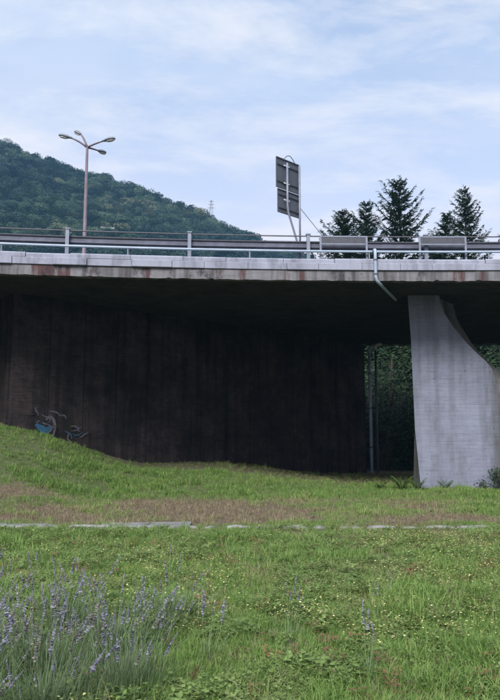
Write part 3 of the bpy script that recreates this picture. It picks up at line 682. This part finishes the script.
# ------------------------------------------------------------------ lavender
def spike_mesh(seed):
    r = random.Random(seed); b = MB(); L = r.uniform(0.1, 0.17); k = int(L / 0.0125); wid = r.uniform(0.0105, 0.014)
    bx_, by_ = r.uniform(-0.25, 0.25), r.uniform(-0.25, 0.25); b.tube([(0, 0, -0.01), (0, 0, L * 0.4), (bx_ * L * 0.36, by_ * L * 0.36, L * 0.97)], 0.0015, 4, False)
    for i in range(k):
        z = L * i / k; ww = wid * (1 - 0.55 * (i / k) ** 2) * r.uniform(0.4, 1.15); a0 = r.uniform(0, 1); n = len(b.v)
        for j in range(6):
            a = a0 + j * math.pi / 3; e = r.uniform(0.45, 1.5)
            b.v.append((bx_ * max(0, z / L - 0.3) ** 1.5 * L + ww * e * math.cos(a), by_ * max(0, z / L - 0.3) ** 1.5 * L + ww * e * math.sin(a), z + r.uniform(-0.004, 0.006)))
        q_ = max(0, z / L - 0.3) ** 1.5 * L; b.v += [(bx_ * q_, by_ * q_, z - 0.005), (bx_ * q_, by_ * q_, z + 0.008)]
        for j in range(6):
            j2 = (j + 1) % 6; b.f += [(n + j, n + j2, n + 7), (n + j2, n + j, n + 6)]
    return b.raw('flower_spike', M['faded' if seed % 3 == 2 else 'lavender'])
spikes = [spike_mesh(i) for i in range(12)]
def lavender(x, y, nst, h0, h1, rad, lean, label, seed, group=None, leaves=160, bias=(0.12, 0)):
    r = random.Random(seed); z0 = float(gz(x, y)) - 0.01
    e = empty('lavender_plant', (x, y, z0), label, 'lavender', group)
    b = MB()
    for _ in range(leaves):
        a = r.uniform(0, 6.283); q = rad * r.random(); blade(b, q * math.cos(a), q * math.sin(a), r.uniform(0.3, 0.75) * h1, 0.006, r.uniform(0.05, 0.7), a + r.uniform(-0.8, 0.8), r.uniform(0, 0.3))
    b2 = MB(); ends = []
    for i in range(nst):
        a = r.uniform(0, 6.283); q = rad * 0.5 * r.random(); h = r.uniform(h0, h1); le = lean * r.random()
        p0 = Vector((q * math.cos(a), q * math.sin(a), 0)); d = Vector((math.cos(a) * le + bias[0] * r.uniform(0, 1.5), math.sin(a) * le + bias[1], 1)).normalized()
        p1 = p0 + d * h * 0.5; d2 = (d + Vector((r.uniform(-0.08, 0.12), r.uniform(-0.08, 0.08), 0.12))).normalized(); p2 = p1 + d2 * h * 0.5
        b2.tube([p0, p1, p2], [0.0028, 0.0022, 0.0016], 4, False); ends.append((p2, d2))
    if leaves: link('foliage', b.raw('foliage', M['stem']), e)
    link('stems', b2.raw('stems', M['stem']), e)
    for p2, d2 in ends:
        o = link('flower_spike', r.choice(spikes), e, p2, d2.to_track_quat('Z', 'Y').to_euler()); k = r.uniform(0.6, 1.25); o.scale = (k, k, k * r.uniform(0.9, 1.2))
LAVG = 'lavender plants of the big clump in the foreground'
LAVL = 'bushy lavender plant with many grey purple flower spikes in the dense clump'
for i, (x, y, ns) in enumerate(((-1.72, 4.15, 34), (-1.25, 4.45, 32), (-1.95, 4.85, 34), (-1.5, 5.25, 30), (-0.85, 4.9, 22), (-2.1, 5.7, 26), (-1.05, 5.75, 20), (-2.5, 4.5, 26), (-2.75, 5.4, 22), (-1.6, 6.35, 18), (-2.6, 6.6, 16), (-0.75, 6.5, 9))):
    lavender(x, y, int(ns * 1.3), 0.22, 0.6, 0.4, 0.8, LAVL, 200 + i, LAVG, 300)
SLG, SLL = 'thin lavender sprigs out in the open grass', 'thin lavender sprig with a few flower spikes standing alone in the grass'
for i, (x, y, ns) in enumerate(((0.33, 6.2, 5), (-0.3, 5.6, 5), (1.15, 6.6, 3), (-0.95, 8.6, 2), (0.85, 5.2, 3), (-2.3, 7.6, 4))):
    lavender(x, y, ns, 0.25, 0.42, 0.1, 0.3, SLL, 300 + i, SLG, 14)

# ------------------------------------------------------------------ plants by the pier
def fern(x, y, n, L, label, seed):
    r = random.Random(seed); z0 = float(gz(x, y)) - 0.02
    e = empty('fern', (x, y, z0), label, 'fern')
    for i in range(n):
        a = 6.283 * i / n + r.uniform(-0.3, 0.3); ln = L * r.uniform(0.7, 1.15); b = MB(); d = Vector((math.cos(a), math.sin(a), 0)); sd_ = Vector((-d.y, d.x, 0)); pts = []
        for k in range(12):
            f = k / 11; pts.append(d * (ln * 0.5 * f) + Vector((0, 0, ln * (1.15 * f - 0.55 * f * f))))
        b.tube(pts, [0.008 - 0.006 * k / 11 for k in range(12)], 4, False)
        for k in range(2, 12):
            f = k / 11; lw = ln * 0.24 * math.sin(math.pi * min(1, 0.15 + f * 0.88)) + 0.01
            for sgn in (-1, 1):
                c = pts[k]; tip = c + sd_ * (sgn * lw) + d * lw * 0.35 + Vector((0, 0, -lw * 0.25)); wd = d * ln * 0.035
                nn = len(b.v); b.v += [tuple(c - wd), tuple(c + wd), tuple(tip)]; b.f.append((nn, nn + 1, nn + 2))
        link('frond', b.raw('frond', M['fern']), e)
fern(5.0, 23.45, 14, 0.75, 'green fern growing just off the shaded edge of the pier', 1)
fern(5.55, 23.5, 10, 0.6, 'small fern at the corner of the pier base', 2)
fern(6.4, 23.3, 13, 0.6, 'green fern in front of the pier face', 3)
fern(4.4, 24.0, 9, 0.55, 'low fern in the shade beside the pier', 4)
def leafcloud(b, r, c, rx, ry, rz_, n, size):
    for _ in range(n):
        v = Vector((r.gauss(0, 1), r.gauss(0, 1), r.gauss(0, 1))).normalized() * (0.55 + 0.45 * r.random() ** 0.5)
        p_ = Vector((c[0] + v.x * rx, c[1] + v.y * ry, c[2] + v.z * rz_))
        u = Vector((r.gauss(0, 1), r.gauss(0, 1), r.gauss(0, 0.6))).normalized(); w_ = u.orthogonal().normalized(); s_ = size * r.uniform(0.6, 1.3); nn = len(b.v)
        b.v += [tuple(p_ - u * s_), tuple(p_ + w_ * s_ * 0.5), tuple(p_ + u * s_), tuple(p_ - w_ * s_ * 0.5)]; b.f.append((nn, nn + 1, nn + 2, nn + 3))
def shrub(x, y, h, wd, label, seed, n=900, size=0.05, cat='shrub', group=None, name='shrub'):
    r = random.Random(seed); z0 = float(gz(x, y)) - 0.05
    e = empty(name, (x, y, z0), label, cat, group); b = MB(); tr = MB(); k = 12
    for i in range(k):
        a = r.uniform(0, 6.283); q = wd * 0.5 * r.random() ** 0.5; c = (q * math.cos(a), q * math.sin(a), h * r.uniform(0.12, 0.85))
        leafcloud(b, r, c, wd * 0.34, wd * 0.34, h * 0.28, n // k, size)
        tr.tube([(0, 0, 0), (c[0] * 0.4, c[1] * 0.4, c[2] * 0.5), c], [0.03 * h, 0.02 * h, 0.006 * h], 5)
    link('stems', tr.raw('stems', M['bark']), e); link('foliage', b.raw('foliage', M['shrub']), e)
shrub(8.35, 23.55, 0.75, 0.7, 'leafy green shrub at the flared foot of the pier', 5, 500, 0.05)
shrub(9.3, 23.4, 1.0, 1.2, 'low shrub against the wide mossy side of the pier', 6, 700, 0.05)
shrub(7.75, 23.75, 0.45, 0.5, 'small reddish leaved weed clump touching the pier face', 7, 200, 0.035, 'weed')

# ------------------------------------------------------------------ conifers beyond the overpass
def conifer(x, y, h, wd, seed, label, lean=0.0, sparse=1.0):
    r = random.Random(seed); e = empty('conifer_tree', (x, y, 0), label, 'tree', 'conifers beyond the overpass')
    tr = MB(); lv = MB(); top = Vector((lean, 0, h))
    ax = lambda f: Vector((lean * f * f, 0, h * f)) + Vector((0.12 * math.sin(f * 7 + seed), 0.12 * math.cos(f * 5), 0)) * (1 - f)
    tr.tube([ax(f) for f in np.linspace(0, 1, 10)], [0.018 * h * (1 - f) ** 0.9 + 0.012 for f in np.linspace(0, 1, 10)], 8)
    f = 0.05
    while f < 0.995:
        L = wd * (1 - f) ** 0.72 * r.uniform(0.6, 1.25) + 0.16
        nb = 5 if f < 0.75 else 4
        a0 = r.uniform(0, 6.283)
        for k in range(nb):
            if r.random() > sparse: continue
            a = a0 + 6.283 * k / nb + r.uniform(-0.35, 0.35); Lb = L * r.uniform(0.55, 1.2); d = Vector((math.cos(a), math.sin(a), 0)); p0 = ax(f) + Vector((0, 0, r.uniform(-0.15, 0.15)))
            rise = 0.15 + 0.55 * f; sag = 0.35 * (1 - f)
            bp_ = [p0 + d * (Lb * g_) + Vector((0, 0, Lb * (rise * g_ - sag * math.sin(g_ * 2.4) + 0.28 * g_ ** 3))) for g_ in np.linspace(0, 1, 6)]
            tr.tube(bp_, [0.028 * Lb ** 0.5 * (1 - g_) + 0.006 for g_ in np.linspace(0, 1, 6)], 4, False)
            ns = int(14 + Lb * 20)
            for j in range(ns):
                g_ = 0.1 + 0.9 * (j + r.random()) / ns; q = g_ * 5; i0 = min(4, int(q)); c = bp_[i0].lerp(bp_[i0 + 1], q - i0)
                sgn = r.choice((-1, 1)); sd_ = Vector((-d.y, d.x, 0)) * sgn
                ln = (0.2 + 0.3 * Lb ** 0.5 * (1 - g_ * 0.75)) * r.uniform(0.6, 1.25)
                dr = (sd_ * r.uniform(0.4, 1.0) + d * r.uniform(0.35, 1.0) + Vector((0, 0, r.uniform(-0.35, 0.4)))).normalized()
                sw = dr.cross(Vector((r.uniform(-0.6, 0.6), r.uniform(-0.6, 0.6), 1))).normalized()
                for m_ in range(3):
                    c2 = c + dr * (ln * 0.3 * m_); l2 = ln * (0.55 - 0.1 * m_); d3 = (dr + sw * (m_ - 1) * 0.75 + Vector((0, 0, r.uniform(-0.25, 0.25)))).normalized(); w3 = sw * (l2 * 0.2)
                    nn = len(lv.v); lv.v += [tuple(c2 - w3), tuple(c2 + d3 * l2 * 0.55 - w3 * 1.2), tuple(c2 + d3 * l2), tuple(c2 + d3 * l2 * 0.55 + w3 * 1.2), tuple(c2 + w3)]
                    lv.f.append((nn, nn + 1, nn + 2, nn + 3, nn + 4))
        f += (0.018 + 0.01 * r.random()) * (1.0 if f < 0.75 else 0.62)
    link('trunk', tr.raw('trunk', M['bark']), e); link('crown', lv.raw('crown', M['needle']), e)
conifer(6.3, 46, 17.0, 5.0, 1, 'short ragged conifer close behind the road sign')
conifer(8.2, 48, 18.3, 5.0, 2, 'pointed conifer crowding the tallest conifer on the side towards the sign')
conifer(10.6, 48, 19.9, 6.2, 3, 'tallest dark conifer rising above the guardrail')
conifer(12.3, 45.5, 16.6, 4.2, 4, 'low leaning conifer between the two tallest conifers', 0.9, 0.8)
conifer(15.9, 50, 20.1, 5.4, 5, 'tall slender spired conifer standing apart from the others')
conifer(19.2, 47, 17.5, 5.0, 6, 'broad conifer rising just beyond the slender spired conifer')
conifer(14.0, 53, 16.5, 5.0, 7, 'lower conifer filling the gap behind the leaning conifer')
SB = 'dense dark broadleaf bush seen through the gap under the overpass'
for i, (x, y, h, wd) in enumerate(((7.4, 39.6, 5.6, 3.6), (9.8, 40.0, 6.2, 3.8), (12.4, 39.8, 5.6, 3.8), (15.2, 40.2, 6.0, 4), (18.4, 39.5, 5.8, 4), (21.6, 40, 6.2, 4.2), (4.8, 41.5, 6.0, 4), (8.6, 43, 8, 4.6), (13.6, 43.5, 8, 4.6))):
    shrub(x, y, h, wd, SB, 40 + i, 5200, 0.1, 'bush', 'bushes behind the overpass', 'broadleaf_bush')

# ------------------------------------------------------------------ forest on the hill
def crown(seed):
    r = random.Random(seed); b = MB()
    for i in range(6):
        a = r.uniform(0, 6.283); q = r.uniform(0, 0.55)
        c = (q * math.cos(a), q * math.sin(a), r.uniform(0.35, 1.0)); k = r.uniform(0.4, 0.62)
        leafcloud(b, r, c, k, k, k * 0.8, 170, 0.078)
    b.tube([(0, 0, -0.5), (0, 0, 0.6)], [0.06, 0.03], 5)
    return b
n = 15000
x = rng.uniform(-330, 130, n); y = rng.uniform(170, 440, n)
keep = (x > -0.5 * y - 60) & (x < 0.25 * y + 40); x, y = x[keep], y[keep]; n = len(x)
scl = (2.2 + 3.6 * rng.random(n) ** 2.0) * (0.6 + 0.8 * fbm(x, y, 40, 141))
clr = fbm(x, y, 45, 151)
tint = 0.15 + 0.75 * S((clr - 0.25) / 0.5) * rng.uniform(0.5, 1.0, n) + rng.normal(0, 0.2, n)
stuff('hillside_forest', [crown(i) for i in range(6)], M['forest'], np.stack([x, y, hz_(x, y)], -1), rng.uniform(0, 6.28, n), scl, tint, rng.integers(0, 6, n), 'dense dark green forest covering the distant hillside', 'forest', 0.05)
def house(x, y, wx, wy, h, label, rz):
    z = float(hz_(x, y)) + 1.5; e = empty('hill_house', (x, y, z), label, 'house', None, rz)
    b = MB(); b.box(-wx / 2, wx / 2, -wy / 2, wy / 2, -4, h); b.build('wall', M['plaster'], e)
    b = MB(); o = 0.4; b.loft([[(sx_ * (wx / 2 + o), -wy / 2 - o, h + 0.02), (sx_ * (wx / 2 + o), wy / 2 + o, h + 0.02), (sx_ * (wx / 2 + o), 0, h + 1.7)] for sx_ in (-1, 1)]); b.build('roof', M['roof'], e)
    for k in range(3):
        b = MB(); cx = -wx / 3 + wx / 3 * k; b.box(cx - 0.5, cx + 0.5, -wy / 2 - 0.04, -wy / 2 + 0.02, h - 2.2, h - 0.8); b.build('window', M['window'], e)
house(-64, 305, 5.5, 5, 4.6, 'small pale house half hidden by trees on the hillside', 0.2)
def pylon(x, y, zt, label):
    z0 = float(hz_(x, y)); H_ = zt - z0; e = empty('power_pylon', (x, y, z0), label, 'pylon')
    hw = lambda f: (1 - f) * 1.7 + 0.3
    for sx_ in (-1, 1):
        for sy_ in (-1, 1):
            b = MB(); b.tube([(sx_ * hw(f), sy_ * hw(f), H_ * f) for f in (0, 0.5, 1)], 0.11, 4); b.build('leg', M['pylon'], e)
    b = MB()
    for i in range(8):
        f0, f1 = i / 8, (i + 1) / 8
        for sy_ in (-1, 1):
            for s_ in (-1, 1):
                b.tube([(s_ * hw(f0), sy_ * hw(f0), H_ * f0), (-s_ * hw(f1), sy_ * hw(f1), H_ * f1)], 0.06, 4)
                b.tube([(sy_ * hw(f0), s_ * hw(f0), H_ * f0), (sy_ * hw(f1), -s_ * hw(f1), H_ * f1)], 0.06, 4)
    b.build('lattice', M['pylon'], e)
    for f, L in ((0.74, 2.4), (0.85, 2.0), (0.95, 1.6)):
        b = MB(); b.tube([(-L, 0, H_ * f), (0, 0, H_ * f + 0.5), (L, 0, H_ * f)], 0.1, 4); b.tube([(-L, 0, H_ * f), (L, 0, H_ * f)], 0.1, 4); b.build('cross_arm', M['pylon'], e)
pylon(-24.5, 428, 152.5, 'lattice power pylon standing out against the sky on the ridge')

# ------------------------------------------------------------------ graffiti paint
paint('black_fill', stroke([(0.8, 2.16), (1.0, 2.22), (1.2, 2.1), (1.4, 2.14), (1.66, 2.2)], 0.12), M['black_paint'], 0)
paint('blue_fill', [(0.82, 2.04), (0.95, 2.09), (1.05, 2.03), (1.2, 2.0), (1.32, 1.94), (1.45, 1.97), (1.6, 1.99), (1.56, 1.86), (1.46, 1.7), (1.35, 1.62), (1.2, 1.66), (1.02, 1.78), (0.9, 1.92)], M['blue_paint'], 1)
paint('white_stroke', stroke([(1.32, 2.24), (1.44, 2.38), (1.6, 2.32), (1.7, 2.1), (1.72, 1.85), (1.64, 1.5)], 0.06), M['white_paint'], 2)
r_ = random.Random(12)
for i in range(17):
    cx, cz = (r_.uniform(0.75, 1.9), r_.uniform(1.85, 2.45)) if i < 10 else (r_.uniform(2.2, 3.0), r_.uniform(1.35, 2.0))
    a = r_.uniform(0, 6.28); pth = []
    for k in range(5):
        pth.append((cx, cz)); a += r_.uniform(-1.3, 1.3); st_ = r_.uniform(0.06, 0.16); cx += st_ * math.cos(a) * 1.2; cz += st_ * math.sin(a)
    nm, mt_ = (('white_stroke', 'white_paint'), ('black_stroke', 'black_paint'), ('white_stroke', 'white_paint'), ('blue_stroke', 'blue_paint'))[i % 4 if i not in (3, 7) else 0]
    paint(nm, stroke(pth, r_.uniform(0.018, 0.04)), M[mt_], 3 + i)

# ------------------------------------------------------------------ air
b = MB(); b.box(-620, 620, -190, 600, -4, 262)
hm = bpy.data.materials.new('thin_blue_haze'); hm.use_nodes = True; ht = hm.node_tree; ht.nodes.clear()
pv_ = N(ht, 'ShaderNodeVolumePrincipled', inp={'Color': (0.3, 0.62, 1.0, 1), 'Density': 0.00026, 'Anisotropy': 0.1}); oo = N(ht, 'ShaderNodeOutputMaterial'); ht.links.new(pv_.outputs[0], oo.inputs['Volume'])
tag(b.build('haze', hm), 'thin bluish evening haze in the air', 'haze', None, 'stuff')
